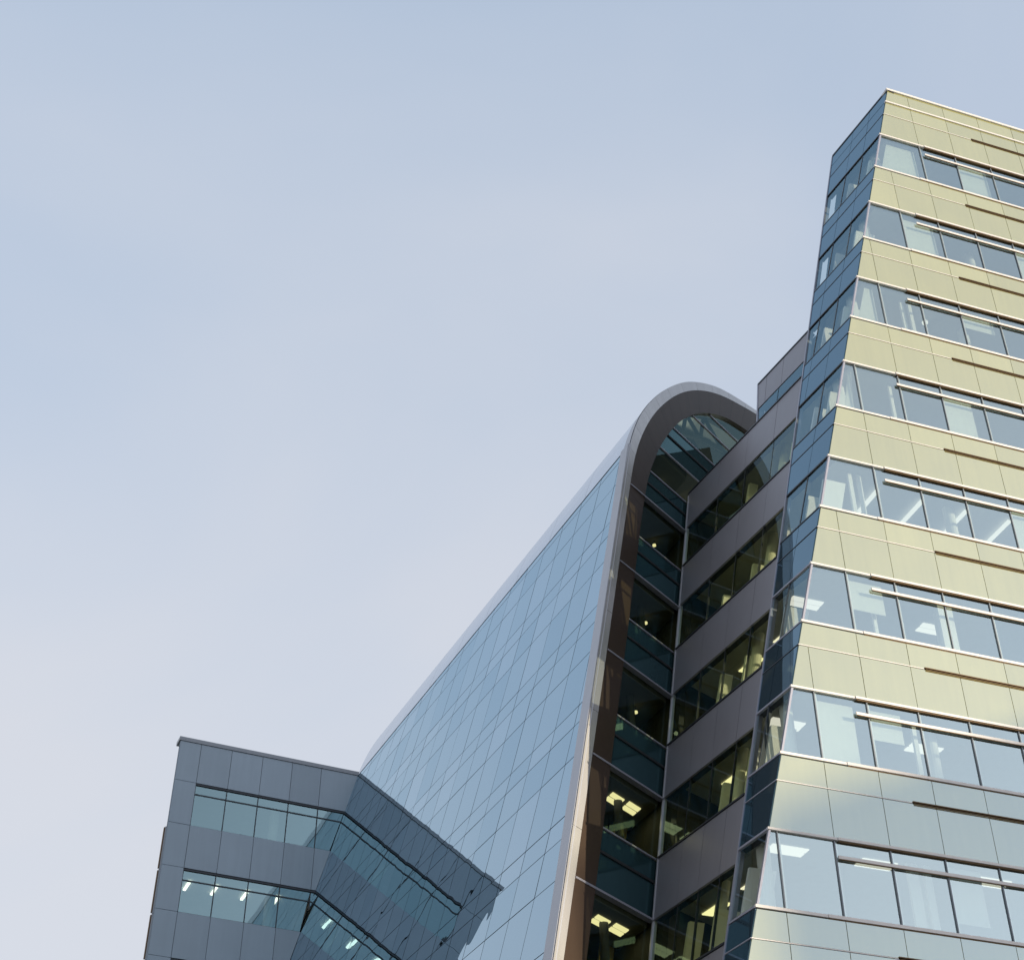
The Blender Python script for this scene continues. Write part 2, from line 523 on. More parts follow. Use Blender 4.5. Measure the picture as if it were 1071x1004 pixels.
# windows of the front: one part per bay between mullions
blind_plan = {(0, 0): .9, (0, 2): .8, (1, 1): .93, (1, 4): .93, (1, 6): .9, (2, 0): .93, (2, 3): .4, (2, 5): .9, (3, 0): .9, (3, 3): .93,
              (3, 5): .6, (4, 4): .93, (4, 7): .9, (5, 1): .55, (5, 5): .93, (5, 6): .9, (6, 1): .93, (6, 2): .5, (6, 6): .9, (7, 4): .8, (7, 6): .93}
for i in range(NST):
    zS = 4.0 * i - .03; zH = 4.0 * i - WS + .04
    zb = zH + .38
    g = grid(zH, zS)
    ed = [None] + g + [UE]
    for k, (a, b) in enumerate(zip(ed[:-1], ed[1:])):
        mb = MB()
        if a is None:
            q = [FA(uc(zH) + .03, zH, -.03), FA(uc(zS) + .03, zS, -.03)]
        else:
            q = [FA(a + .02, zH, -.03), FA(a + .02, zS, -.03)]
        t = [jit(.0015) for _ in range(2)]
        q += [FA(b - .02, zS, t[0] - .03), FA(b - .02, zH, t[1] - .03)]
        mb.poly(q, 'glass_front')
        win = mb.build('window', tower, fix=False)
        if a is not None:
            mb = MB()
            mb.fbox(FA, a - .014, a + .014, zH, zS, -.05, .008, 'mullion')
            mb.fbox(FA, a + .03, a + .09, zH, zS, -.10, -.055, 'white')
            mb.build('mullion', win)
        bp_ = blind_plan.get((i, k))
        if bp_:
            mb = MB()
            h = zH + (zS - zH) * bp_
            if a is None:
                mb.hexa([FA(uc(zH) + .35, zH + .12, -.22), FA(uc(h) + .35, h, -.22), FA(b - .12, h, -.22), FA(b - .12, zH + .12, -.22),
                         FA(uc(zH) + .35, zH + .12, -.23), FA(uc(h) + .35, h, -.23), FA(b - .12, h, -.23), FA(b - .12, zH + .12, -.23)], 'blind')
            else:
                mb.fbox(FA, a + .16, b - random.choice((.1, .3, .42)), zH + .1, h, -.23, -.22, 'blind')
            mb.build('blind', win)
    # light shelf bar across the windows
    mb = MB()
    mb.fbox(FA, uc(zb) + 1.83, UE, zb, zb + .08, .005, .05, 'ledge')
    mb.fbox(FA, uc(zb) + 1.85, UE, zb + .083, zb + .10, .01, .045, 'bronze')
    for u in g:
        if u > uc(zb) + 1.95:
            mb.fbox(FA, u - .012, u + .012, zb + .01, zb + .07, -.03, .004, 'frame')
    mb.build('light_shelf', tower)
    # corner post
    mb = MB()
    mb.hexa([FA(uc(zH) - .02, zH, .02), FA(uc(zS) - .02, zS, .02), FA(uc(zS) + .035, zS, .02), FA(uc(zH) + .035, zH, .02),
             FA(uc(zH) - .02, zH, -.06), FA(uc(zS) - .02, zS, -.06), FA(uc(zS) + .035, zS, -.06), FA(uc(zH) + .035, zH, -.06)], 'pale_frame')
    mb.build('corner_post', tower)
    # side windows
    L = [x for x in (1.03, 2.08) if x < wB(zS) - .25]
    eds = [.05] + L + [None]
    for a, b in zip(eds[:-1], eds[1:]):
        mb = MB()
        b0, b1 = (wB(zH) - .03, wB(zS) - .03) if b is None else (b - .02, b - .02)
        t = jit(.001)
        mb.poly([FB(a + .015, zH, t), FB(a + .015, zS, 0), FB(b1, zS, 0), FB(b0, zH, t)], 'glass_side')
        win = mb.build('window', tower, fix=False)
        if b is not None:
            mb = MB(); mb.fbox(FB, b - .02, b + .02, zH, zS, -.1, .012, 'frame'); mb.build('mullion', win)
# slim white posts and one broad white board standing just inside the front glass
for st_, us in {2: ((.12, .12), (.42, .12)), 4: ((-2.98, .12), (-2.68, .12)), 0: ((1.55, .1),), 5: ((-2.95, .1), (-.82, .46)), 6: ((-2.36, .12),), 7: ((-2.75, .2), (-3.2, .3)), 3: ((-.98, .1),)}.items():
    for u0, wd in us:
        zt, zb2 = 4 * st_ - 1.86, 4 * st_ + .7
        mb = MB(); mb.fbox(FA, u0, u0 + wd, zt, zb2, -.5, -.42, 'column'); mb.build('post', tower)
# remaining storeys down to the ground
for i in range(NST, NST + 3):
    zS = 4.0 * i - .03; zH = 4.0 * i - WS + .04
    mb = MB(); mb.poly([FA(uc(zH), zH), FA(uc(zS), zS), FA(UE, zS), FA(UE, zH)], 'glass_front')
    mb.poly([FB(0, zH), FB(0, zS), FB(wB(zS), zS), FB(wB(zH), zH)], 'glass_side')
    mb.build('lower_glazing', tower, fix=False)
# trim line between the side and the grey rear
mb = MB()
mb.hexa([FB(wB(TOP) - .02, TOP, .04), FB(wB(40) - .02, 40, .04), FB(wB(40) + .03, 40, .04), FB(wB(TOP) + .03, TOP, .04),
         FB(wB(TOP) - .02, TOP, -.15), FB(wB(40) - .02, 40, -.15), FB(wB(40) + .03, 40, -.15), FB(wB(TOP) + .03, TOP, -.15)], 'pale_frame')
mb.build('edge_trim', tower)

# grey rear: bands of metal panels and ribbon windows between them
CTOP, CBAND, CEND = 6.12, 8.5, 3.02
bands = [(4 * i + .45, 4 * i + 2.42) for i in range(2, 10)]
def c_run(z0, z1, uL, name):
    pass
def cend(z): return CEND - .17 * (z - CTOP)
mb = MB()
side_panels(mb, FC, CTOP + .03, 7.66, lambda z: .06, cend, lambda z: [1.46 - .05 * (z - 6), 2.5 - .1 * (z - 6)], 'grey_panel')
mb.hexa([FC(.06, CTOP, -.045), FC(.06, 7.68, -.045), FC(cend(7.68), 7.68, -.045), FC(cend(CTOP), CTOP, -.045),
         FC(.06, CTOP, -.2), FC(.06, 7.68, -.2), FC(cend(7.68), 7.68, -.2), FC(cend(CTOP), CTOP, -.2)], 'gasket')
mb.build('metal_band', tower)
mb = MB(); mb.fbox(FC, .05, cend(CTOP) + .03, CTOP - .05, CTOP + .02, -.25, .04, 'frame'); mb.build('coping', tower)
mb = MB(); mb.hexa([FC(cend(CTOP) - .01, CTOP, .035), FC(cend(CBAND) - .01, CBAND, .035), FC(cend(CBAND) + .05, CBAND, .035), FC(cend(CTOP) + .05, CTOP, .035),
                    FC(cend(CTOP) - .01, CTOP, -.25), FC(cend(CBAND) - .01, CBAND, -.25), FC(cend(CBAND) + .05, CBAND, -.25), FC(cend(CTOP) + .05, CTOP, -.25)], 'pale_frame')
mb.build('edge_trim', tower)
for (a0, b0) in ((.06, 1.5), (1.54, None)):
    mb = MB(); z0, z1 = 7.70, CBAND - .02
    bb = [b0, b0] if b0 else [cend(z0) - .02, cend(z1) - .02]
    mb.poly([FC(a0, z0), FC(a0, z1), FC(bb[1], z1), FC(bb[0], z0)], 'glass_side'); mb.build('window', tower, fix=False)
def cfr(z): return [q * wC(z) for q in (.2, .45, .70)]
for n, (z0, z1) in enumerate(bands):
    mb = MB()
    side_panels(mb, FC, z0 + .05, z1, lambda z: .06, lambda z: wC(z) - .02, cfr, 'grey_panel', g=.006)
    mb.hexa([FC(.06, z0, -.045), FC(.06, z1, -.045), FC(wC(z1), z1, -.045), FC(wC(z0), z0, -.045),
             FC(.06, z0, -.2), FC(.06, z1, -.2), FC(wC(z1), z1, -.2), FC(wC(z0), z0, -.2)], 'gasket')
    mb.build('metal_band', tower)
    mb = MB(); mb.hexa([FC(.06, z0 - .01, .05), FC(.06, z0 + .045, .05), FC(wC(z0), z0 + .045, .05), FC(wC(z0), z0 - .01, .05),
                        FC(.06, z0 - .01, -.1), FC(.06, z0 + .045, -.1), FC(wC(z0), z0 + .045, -.1), FC(wC(z0), z0 - .01, -.1)], 'frame')
    mb.build('sill_trim', tower)
    if n + 1 < len(bands):
        za, zb_ = z1 + .01, bands[n + 1][0] - .01
        e0 = [.06] + cfr(za) + [wC(za)]; e1 = [.06] + cfr(zb_) + [wC(zb_)]
        for k in range(4):
            mb = MB()
            mb.poly([FC(e0[k] + .01, za, -.02), FC(e1[k] + .01, zb_, -.02), FC(e1[k + 1] - .01, zb_, -.02), FC(e0[k + 1] - .01, za, -.02)], 'glass_dark')
            win = mb.build('window', tower, fix=False)
            if k < 3:
                mb = MB(); mb.hexa([FC(e0[k + 1] - .01, za, -.012), FC(e1[k + 1] - .01, zb_, -.012), FC(e1[k + 1] + .01, zb_, -.012), FC(e0[k + 1] + .01, za, -.012),
                                    FC(e0[k + 1] - .01, za, -.08), FC(e1[k + 1] - .01, zb_, -.08), FC(e1[k + 1] + .01, zb_, -.08), FC(e0[k + 1] + .01, za, -.08)], 'gasket')
                mb.build('mullion', win)
# inside corner post
mb = MB()
mb.hexa([FC(wC(8.6) - .05, 8.6, .04), FC(wC(40) - .05, 40, .04), FC(wC(40), 40, .04), FC(wC(8.6), 8.6, .04),
         FC(wC(8.6) - .05, 8.6, -.1), FC(wC(40) - .05, 40, -.1), FC(wC(40), 40, -.1), FC(wC(8.6), 8.6, -.1)], 'trim')
mb.hexa([FC(wC(8.6) - .3, 8.6, -.13), FC(wC(40) - .3, 40, -.13), FC(wC(40) + .35, 40, -.13), FC(wC(8.6) + .35, 8.6, -.13),
         FC(wC(8.6) - .3, 8.6, -.3), FC(wC(40) - .3, 40, -.3), FC(wC(40) + .35, 40, -.3), FC(wC(8.6) + .35, 8.6, -.3)], 'gasket')
mb.build('corner_post', tower)

# floors inside the tower, core and columns
DEP = 13.0
def plan(z, ins=.24, full=True):
    a = cor(z) + dA * (ins * 1.3) + inA * ins
    r = FA(UE, z) + inA * ins
    rb = FA(UE, z) + inA * DEP
    b = Bl(z) + dA * ins
    if full:
        e = inn(z) + dA * ins - dC * .25
        return [a, r, rb, e, b]
    return [a, r, r + inA * 6.5, b + dA * .3]
for i in range(-1, NST + 3):
    full = i >= 2
    zc = 4 * i + 2.02 if i >= 0 else -2.0
    zf = 4 * i + .75 if i >= 0 else -4.2
    mb = MB(); mb.prism(plan(zf, .24, full), plan(zc, .24, full), 'ceiling')
    slab = mb.build('floor_slab', tower)
    if i + 1 >= NST:
        continue
    mb = MB()
    st = i + 1
    if st in (1, 2):
        for (u, d) in ((.3, 1.0), (1.9, 1.6), (2.9, .9), (4.4, 2.2)):
            u += uc(4 * st)
            p = FA(u + .6, zc) + inA * d
            mb.cyl(p - [0, 0, .32], p - [0, 0, .26], .10, 'lamp'); mb.cyl(p - [0, 0, .25], p + [0, 0, .01], .012, 'frame')
    elif st == 4:
        for u in (2.6, 4.1, 5.6, 7.1):
            u += uc(4 * st)
            for d in (0.9, 3.2):
                p = FA(u, zc) + inA * d - [0, 0, .07]
                q = p + inA * 1.9
                w_ = dA * .06
                mb.prism([p - w_, p + w_, q + w_, q - w_], [x - [0, 0, .06] for x in (p - w_, p + w_, q + w_, q - w_)], 'lamp')
    elif st in (5, 6, 7):
        for u in ((1.0, 3.4, 6.6) if st == 7 else (.8, 4.9)):
            u += uc(4 * st)
            p = FA(u, zc) + inA * (.75 if st == 7 else 1.6) - [0, 0, .004]
            for dd in (0, .24):
                a = p + inA * dd; b = a + inA * .19
                mb.prism([a, a + dA * .95, b + dA * .95, b], [x - [0, 0, .03] for x in (a, a + dA * .95, b + dA * .95, b)], 'lamp')
    # lamps seen through the rear windows
    if st >= 5:
        for s0 in (1.2, 3.0):
            p = FC(s0, zc) + dA * 1.3 - [0, 0, .004]
            mb.prism([p, p + dC * .9, p + dC * .9 + dA * .3, p + dA * .3], [x - [0, 0, .03] for x in (p, p + dC * .9, p + dC * .9 + dA * .3, p + dA * .3)], 'lamp_warm')
    if mb.v:
        mb.build('ceiling_light', slab)
# core walls
def corep(z):
    a = P0 + dA * (1.6 + uc(26)* .55) + inA * 6.2 + np.array([0, 0, -z])
    return [a, a + dA * 9, a + dA * 9 + inA * 4.5, a + inA * 4.5 + dA * 1.0]
mb = MB(); mb.prism(corep(9.3), corep(GROUND_Z), 'dark_wall'); mb.build('core_wall', tower)
mb = MB(); mb.poly([FA(UE, TOP), FA(UE, GROUND_Z), FA(UE, GROUND_Z) + inA * DEP, FA(UE, TOP) + inA * DEP], 'dark_wall')
rb_ = lambda z: FA(UE, z) + inA * 7
mb.poly([inn(8.6) + dA * .03, inn(GROUND_Z) + dA * .03, FA(UE, GROUND_Z) + inA * DEP, FA(UE, 8.6) + inA * DEP], 'dark_wall')
mb.poly([rb_(TOP), rb_(8.6), Bl(8.6) + dA * .35, Bl(TOP) + dA * .35], 'dark_wall')
mb.poly([rb_(CTOP + .1), rb_(8.6), FC(cend(8.6), 8.6) + dA * .25, FC(cend(CTOP), CTOP + .1) + dA * .25], 'dark_wall')
mb.poly([FA(uc(TOP), TOP + .02), FA(UE, TOP + .02), rb_(TOP + .02), Bl(TOP + .02)], 'concrete')
mb.poly([rb_(CTOP + .08), Bl(CTOP + .08) + dA * .3, FC(cend(CTOP), CTOP + .08)], 'concrete')
mb.build('rear_wall', tower, fix=False)
for i in range(NST + 1):
    z1 = 4 * i + .75; z0 = 4 * i - 2.0
    for (u, d) in ((1.05, 1.0), (5.3, 1.1)):
        if i in (4, 5) and u < 2:
            continue
        p1 = FA(uc(z1) + u, z1) + inA * d; p0 = FA(uc(z1) + u, z0) + inA * d
        mb = MB(); mb.cyl(p1, p0, .17, 'column'); mb.build('column', tower, smooth=False)
    if i >= 2:
        s0 = wB(z1)
        p1 = FC(1.9, z1) + dA * .75; p0 = FC(1.9, z0) + dA * .75
        mb = MB(); mb.cyl(p1, p0, .15, 'column'); mb.build('column', tower)
# pale partition pieces standing close to the side glass
for i, us in {0: (.75, 1.95), 1: (.85, 2.0), 2: (.8, 1.9), 3: (.8, 1.6), 4: (.35, 1.2), 5: (1.3,), 6: (1.0,), 7: (.9,)}.items():
    for u in us:
        z1, z0 = 4 * i + .7, 4 * i - 1.35
        p = FB(u, z1) + dA * .14; q = FB(u, z0) + dA * .14
        w_ = dB * .08; t_ = dA * .7
        mb = MB(); mb.prism([p, p + w_, p + w_ + t_, p + t_], [q, q + w_, q + w_ + t_, q + t_], 'column'); mb.build('partition', tower)
for i, ss in {2: ((2.6, .3),), 3: ((.9, .35), (3.4, .3)), 4: ((.8, .4), (2.3, .4), (3.9, .3)), 5: ((.7, .4), (1.9, .45), (3.2, .35)), 6: ((.9, .5), (2.1, .4)), 7: ((1.5, .6), (2.8, .4))}.items():
    for s0, wd in ss:
        z1, z0 = 4 * i + .75, 4 * i - 1.2 + random.uniform(-.3, .5)
        p = FC(s0, z1) + dA * .45; q = FC(s0, z0) + dA * .45
        mb = MB(); mb.prism([p, p + dA * wd, p + dA * wd + dC * .1, p + dC * .1], [q, q + dA * wd, q + dA * wd + dC * .1, q + dC * .1], 'column'); mb.build('partition', tower)
for i in (6, 7, 8):  # rear boards coloured yellow to stand in for warm sunlight indoors
    for s0 in (.7, 2.2):
        z1, z0 = 4 * i + .75, 4 * i - 1.0
        p = FC(s0, z1) + dA * 1.7; q = FC(s0, z0) + dA * 1.7
        mb = MB(); mb.prism([p, p + dC * .8, p + dC * .8 + dA * .1, p + dA * .1], [q, q + dC * .8, q + dC * .8 + dA * .1, q + dA * .1], 'sunlit_yellow'); mb.build('partition', tower)

# ------------------------------------------------------------------ round-shouldered wing: mirror curtain wall, pale rim, glazed end
wing = thing('curved_roof_wing', 'blue mirror-glass wing with a rounded pale metal shoulder beside the tower', 'building', tuple(dl(GROUND_Z) + dE * 12))
LEN = 26.3
def uend(z): return LEN + max(0, .25 * (z - 8.6))
EZ = [8.78]
for i in range(1, 11):
    EZ += [4 * i + .42 + 4, 4 * i + 1.15 + 4, 4 * i + 2.42 + 4]
EZ = sorted(set([8.78, 9.15, 10.42] + [4 * i + .42 for i in range(3, 11)] + [4 * i + 1.15 for i in range(3, 11)] + [4 * i + 2.42 for i in range(3, 11)]))
STRIP = 0.0
def ecols(z):
    off = 1.17 + .158 * (z - 26.37)
    k = math.ceil((STRIP + .12 - off) / 1.5)
    return off, k
panes = []
for r in range(len(EZ) - 1):
    z0, z1 = EZ[r], EZ[r + 1]
    off0, off1 = ecols(z0)[0], ecols(z1)[0]
    k0 = math.floor((STRIP - max(off0, off1)) / 1.5)
    k = k0
    while True:
        a0, a1 = off0 + 1.5 * k, off1 + 1.5 * k
        b0, b1 = a0 + 1.5, a1 + 1.5
        if a0 > uend(z0) and a1 > uend(z1):
            break
        k += 1
        cl = lambda v, z: min(max(v, STRIP), uend(z))
        A0, A1, B0, B1 = cl(a0, z0), cl(a1, z1), cl(b0, z0), cl(b1, z1)
        if B0 - A0 < .03 and B1 - A1 < .03:
            continue
        g = .013
        t0, tu, tz = random.gauss(0, .0008), random.gauss(0, .0013), random.gauss(0, .0013)
        pts = [FE(A0 + g, z0 + g, t0), FE(A1 + g, z1 - g, t0 + tz), FE(B1 - g, z1 - g, t0 + tu + tz), FE(B0 - g, z0 + g, t0 + tu)]
        c = sum(pts) / 4
        d = np.linalg.norm(c - np.array([0, 0, 1.7]))
        area = (B0 - A0) * (z1 - z0) / d ** 2 * (0.2 if c[2] < 14 else 1)
        panes.append((area, pts, 'mirror%d' % random.choice((0, 0, 1, 2))))
panes.sort(key=lambda t: -t[0])
for a, pts, mt in panes[:100]:
    mb = MB(); mb.poly(pts, mt); mb.build('glass_pane', wing, fix=False)
mb = MB()
for a, pts, mt in panes[100:]:
    mb.poly(pts, mt)
o = mb.build('glass_pane', wing, fix=False); o['kind'] = 'stuff'
mb = MB()
mb.hexa([FE(0, 8.7, -.03), FE(0, 43.2, -.03), FE(uend(43.2), 43.2, -.03), FE(uend(8.7), 8.7, -.03),
         FE(0, 8.7, -.2), FE(0, 43.2, -.2), FE(uend(43.2), 43.2, -.2), FE(uend(8.7), 8.7, -.2)], 'gasket')
mb.build('mullion_grid', wing)
mb = MB(); mb.fbox(FE, -TRIMW, -.012, 8.6, 43.2, -.1, .015, 'trim'); mb.build('edge_trim', wing)

def chaikin(p, n=2):
    p = [np.array(q, float) for q in p]
    for _ in range(n):
        r = [p[0]]
        for a, b in zip(p[:-1], p[1:]):
            r += [a * .75 + b * .25, a * .25 + b * .75]
        p = r + [p[-1]]
    return p
def resample(p, n):
    p = np.array(p); s = np.r_[0, np.cumsum(np.linalg.norm(np.diff(p, axis=0), axis=1))]
    t = np.linspace(0, s[-1], n)
    return np.stack([np.interp(t, s, p[:, k]) for k in range(2)], 1)
IN_E = [(3.39, 13.0), (3.39, 10.66), (3.37, 9.46), (3.27, 8.34), (3.02, 7.1), (2.61, 5.76), (1.98, 4.37), (1.2, 3.04), (.23, 1.88), (-.82, 1.0), (-1.93, .33), (-3.22, -.2), (-4.18, -.58), (-6.0, -1.2)]
OUT_E = [(3.747, 13.0), (3.747, 10.6), (3.72, 9.2), (3.60, 7.7), (3.28, 6.2), (2.61, 4.58), (1.85, 3.22), (.83, 1.84), (-.31, .84), (-1.4, .12), (-2.56, -.36), (-4.13, -.86), (-6.2, -1.45)]
GL_E = [(2.55, 13.0), (2.52, 10.91), (2.46, 9.52), (2.27, 8.47), (2.03, 7.35), (1.59, 6.1), (1.1, 4.97), (.47, 3.94), (-.2, 3.1), (-1.03, 2.34), (-2.01, 1.71), (-2.69, 1.45), (-3.52, 1.2), (-5.5, .7)]
N = 57
ie = resample(chaikin(IN_E), N); oe = resample(chaikin(OUT_E), N); ge = resample(chaikin(GL_E), N)
OFFD = .03
def curve_o(q, k=0.0): return FD(q[0], q[1], OFFD) + dE * k
# rim: quads between outer and inner edges, split into sheets with seams
mb = MB()
for k in range(0, N - 1):
    seam = (k % 4 == 3)
    a, b = oe[k], oe[k + 1]; c, d = ie[k + 1], ie[k]
    P = [FD(a[0], a[1], .03), FD(b[0], b[1], .03), FD(c[0], c[1], 0.035), FD(d[0], d[1], 0.035)]
    if seam:
        v = (P[1] - P[0]); w = (P[2] - P[3]); l = .012
        P[1] = P[1] - nrm(v) * l; P[2] = P[2] - nrm(w) * l
    mb.poly(P, 'rim')
z = 13.0
while z < 43:
    z2 = min(z + 4.0, 43.2)
    mb.poly([xl(z) + nD * .03, xl(z2 - .012) + nD * .03, dl(z2 - .012) + nD * .035, dl(z) + nD * .035], 'rim')
    mb.poly([dl(z) + nD * .035, dl(z2 - .012) + nD * .035, dl(z2 - .012), dl(z)], 'rim')
    z = z2
mb.build('rim', wing, fix=False)
mb = MB()
for k in range(N - 1):
    a, b = oe[k], oe[k + 1]; c, d = ie[k + 1], ie[k]
    mb.poly([FD(a[0], a[1], -.02), FD(b[0], b[1], -.02), FD(c[0], c[1], -.02), FD(d[0], d[1], -.02)], 'gasket')
mb.build('rim_backing', wing, fix=False)
# roof skin: the shoulder profile run back along the wing
mb = MB()
st = [k for k in range(N) if oe[k][1] < 8.80]
k1 = st[0]
prof = [np.array([0, 0])]
for k in range(k1 - 1, N - 1):
    a, b = oe[k], oe[k + 1]
    pa = FE(-TRIMW, 8.78, .015) if k == k1 - 1 else curve_o(a)
    pb = curve_o(b)
    cuts = [0, TRIMW] + [TRIMW + LEN / 9 * j for j in range(1, 10)]
    for j in range(10):
        l0, l1 = cuts[j] + (.006 if j else 0), cuts[j + 1] - .006
        mb.poly([pa + dE * l0, pb + dE * l0, pb + dE * l1, pa + dE * l1], 'roof_skin' if j else 'trim')
mb.build('roof_skin', wing, fix=False, smooth=True)
mb = MB()
endp = [FE(LEN, 8.78)] + [curve_o(oe[k], LEN + TRIMW) for k in range(k1, N)] + [curve_o(oe[-1], LEN + TRIMW) + np.array([0, 0, -14.0])]
mb.poly(endp, 'frame')
mb.build('end_wall', wing, fix=False)
# dark lining under the shoulder, with a bright roof strip left open
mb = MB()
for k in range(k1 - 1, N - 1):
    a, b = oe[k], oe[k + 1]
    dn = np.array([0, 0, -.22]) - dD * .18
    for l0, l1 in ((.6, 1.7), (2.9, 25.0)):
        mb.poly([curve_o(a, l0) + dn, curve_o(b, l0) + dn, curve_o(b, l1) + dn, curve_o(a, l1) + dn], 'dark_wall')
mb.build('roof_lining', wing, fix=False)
# brown cladding round the glazed end
mb = MB()
for k in range(N - 1):
    a, b = ie[k], ie[k + 1]; c, d = ge[k + 1], ge[k]
    s = .012 if k % 3 == 2 else 0
    P = [FD(a[0], a[1], .03), FD(b[0], b[1], .03), FD(c[0], c[1], .012), FD(d[0], d[1], .012)]
    if s:
        P[1] = P[1] + nrm(P[0] - P[1]) * s; P[2] = P[2] + nrm(P[3] - P[2]) * s
    mb.poly(P, 'brown')
    mb.poly([FD(d[0], d[1], .012), FD(c[0], c[1], .012), FD(c[0], c[1], -.3), FD(d[0], d[1], -.3)], 'brown')
DM = [10.62, 14.55, 18.5, 22.46, 26.42, 30.4, 34.4, 38.4, 42.4]
for za, zb_ in zip([13.0] + DM[2:-1], [DM[2]] + DM[3:]):
    mb.fbox(FD, 2.55, 3.39, za + .008, zb_ - .008, -.3, .03, 'brown')
mb.build('end_cladding', wing, fix=False)
mb = MB()
for k in range(N - 1):
    a, b = ie[k], ie[k + 1]; c, d = ge[k + 1], ge[k]
    mb.poly([FD(a[0], a[1], -.01), FD(b[0], b[1], -.01), FD(c[0], c[1], -.01), FD(d[0], d[1], -.01)], 'gasket')
mb.build('cladding_backing', wing, fix=False)

def gleft(z):
    if z >= 13.0:
        return 2.55
    o_ = ge[::-1]
    return float(np.interp(z, o_[:, 1], o_[:, 0]))
def strip(mb, z0, z1, w, mat, n=5):
    """glass of the glazed end between two heights, following the arch"""
    zs = np.linspace(z0, z1, n + 1)
    def rgt(z): return -.14 if z > 8.55 else -5.2
    left = [FD(gleft(z) - .01, z, w) for z in zs]
    if z0 < 8.55 < z1:
        zs2 = [z0, 8.55 - 1e-3, 8.55 + 1e-3, z1]
        right = [FD(rgt(z), z, w) for z in zs2]
    else:
        right = [FD(rgt((z0 + z1) / 2), z0, w), FD(rgt((z0 + z1) / 2), z1, w)]
    mb.poly(left + right[::-1], mat)
SILL = [8.9, 12.6, 16.5, 20.48, 24.5, 28.45, 32.4, 36.4, 40.4]
rows = []
# (top, bottom, kind)
rows += [(1.25, 2.33, 'v'), (2.40, 3.42, 'v'), (3.50, 5.28, 'v'), (5.35, 6.03, 's'), (6.07, 7.08, 's'), (7.16, 8.85, 'v'), (8.95, 9.58, 's'), (9.64, 10.58, 's')]
for k in range(8):
    mz = DM[k]; nz_ = DM[k + 1]
    rows += [(mz + .05, mz + 1.97, 'v'), (mz + 2.04, mz + 2.70, 's'), (mz + 2.78, nz_ - .05, 's')]
for z0, z1, kd in rows:
    mb = MB()
    strip(mb, z0, z1, -.10, 'glass_end' if kd == 'v' else 'teal_spandrel')
    mb.build('window' if kd == 'v' else 'spandrel_glass', wing, fix=False)
# transoms
def bar(z, full, mat, h=.06, w=.05, name='transom'):
    mb = MB()
    l = 3.37 if full else gleft(z) + .0
    r = .0 if z > 8.55 else -5.2
    mb.fbox(FD, r, l, z - h / 2, z + h / 2, -.12, w, mat)
    mb.build(name, wing)
for z in DM:
    bar(z, True, 'pale_frame', .06, .05)
for z in [2.37, 3.46, 5.32, 7.12, 8.9] + [q + 2.0 for q in DM[:-1]]:
    bar(z, False, 'pale_frame', .05, -.06)
for z in [6.05, 9.61] + [q + 2.74 for q in DM[:-1]]:
    bar(z, False, 'gasket', .08, -.06)
# floors, lamps, columns behind the glazed end
def dplan(z, d0=.25):
    b = -nD * d0; b2 = -nD * 7.0
    b = np.array([b[0], b[1], 0]); b2 = np.array([b2[0], b2[1], 0])
    r = -.1
    return [FD(gleft(z) + .2, z) + b, FD(r, z) + b, FD(r, z) + dE * 7.5, FD(gleft(z) + .2, z) + dE * 7.5]
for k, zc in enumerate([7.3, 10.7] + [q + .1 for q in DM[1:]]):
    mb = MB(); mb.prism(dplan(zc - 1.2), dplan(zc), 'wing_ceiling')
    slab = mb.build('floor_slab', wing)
    if 4 <= k <= 7:
        mb = MB()
        for (u, dd) in ((1.75, .8), (1.0, .75)):
            p = FD(u, zc) + dE * dd - [0, 0, .005]
            for t in (0, .26):
                a = p + dE * (t + .0); b = a + dE * .2
                w_ = -dD * .55
                mb.prism([a, a + w_, b + w_, b], [x - [0, 0, .03] for x in (a, a + w_, b + w_, b)], 'lamp_warm')
        mb.build('ceiling_light', slab)
    elif k >= 0:
        mb = MB()
        p = FD(.9, zc) + dE * 1.2
        mb.cyl(p - [0, 0, .25], p - [0, 0, .19], .06, 'lamp_warm'); mb.cyl(p - [0, 0, .18], p + [0, 0, .01], .01, 'frame')
        mb.build('pendant_light', slab)
    if k >= 2:
        mb = MB()
        p = FD(1.35, zc) + dE * 1.0; q = p + np.array([0, 0, -2.7])
        mb.cyl(q, p, .12, 'dark_wall'); mb.build('column', wing)
    if k >= 4:  # board behind the end glass, yellow standing in for warm light
        mb = MB()
        p = FD(.75, zc + 2.75) + dE * 1.9; q = FD(.75, zc) + dE * 1.9
        w_ = -dD * .6
        mb.prism([p, p + w_, p + w_ + dE * .1, p + dE * .1], [q, q + w_, q + w_ + dE * .1, q + dE * .1], 'sunlit_yellow'); mb.build('partition', wing)
# back wall behind the rooms and the truss under the shoulder
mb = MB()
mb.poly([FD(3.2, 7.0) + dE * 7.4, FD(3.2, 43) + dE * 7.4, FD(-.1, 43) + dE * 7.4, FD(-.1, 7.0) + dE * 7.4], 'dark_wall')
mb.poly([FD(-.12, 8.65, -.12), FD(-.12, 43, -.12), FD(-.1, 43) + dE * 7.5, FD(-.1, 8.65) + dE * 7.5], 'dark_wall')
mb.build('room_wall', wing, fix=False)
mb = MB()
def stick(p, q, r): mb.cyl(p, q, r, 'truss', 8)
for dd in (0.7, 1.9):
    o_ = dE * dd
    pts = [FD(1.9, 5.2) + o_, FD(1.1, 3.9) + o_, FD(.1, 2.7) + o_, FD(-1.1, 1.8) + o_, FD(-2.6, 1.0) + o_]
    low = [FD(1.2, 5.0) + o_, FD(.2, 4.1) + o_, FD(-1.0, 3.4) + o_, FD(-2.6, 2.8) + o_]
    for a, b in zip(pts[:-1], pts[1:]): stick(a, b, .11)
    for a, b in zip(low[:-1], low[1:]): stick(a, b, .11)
    for a, b in ((pts[1], low[0]), (pts[1], low[1]), (pts[2], low[1]), (pts[2], low[2]), (pts[3], low[2]), (pts[3], low[3])): stick(a, b, .08)
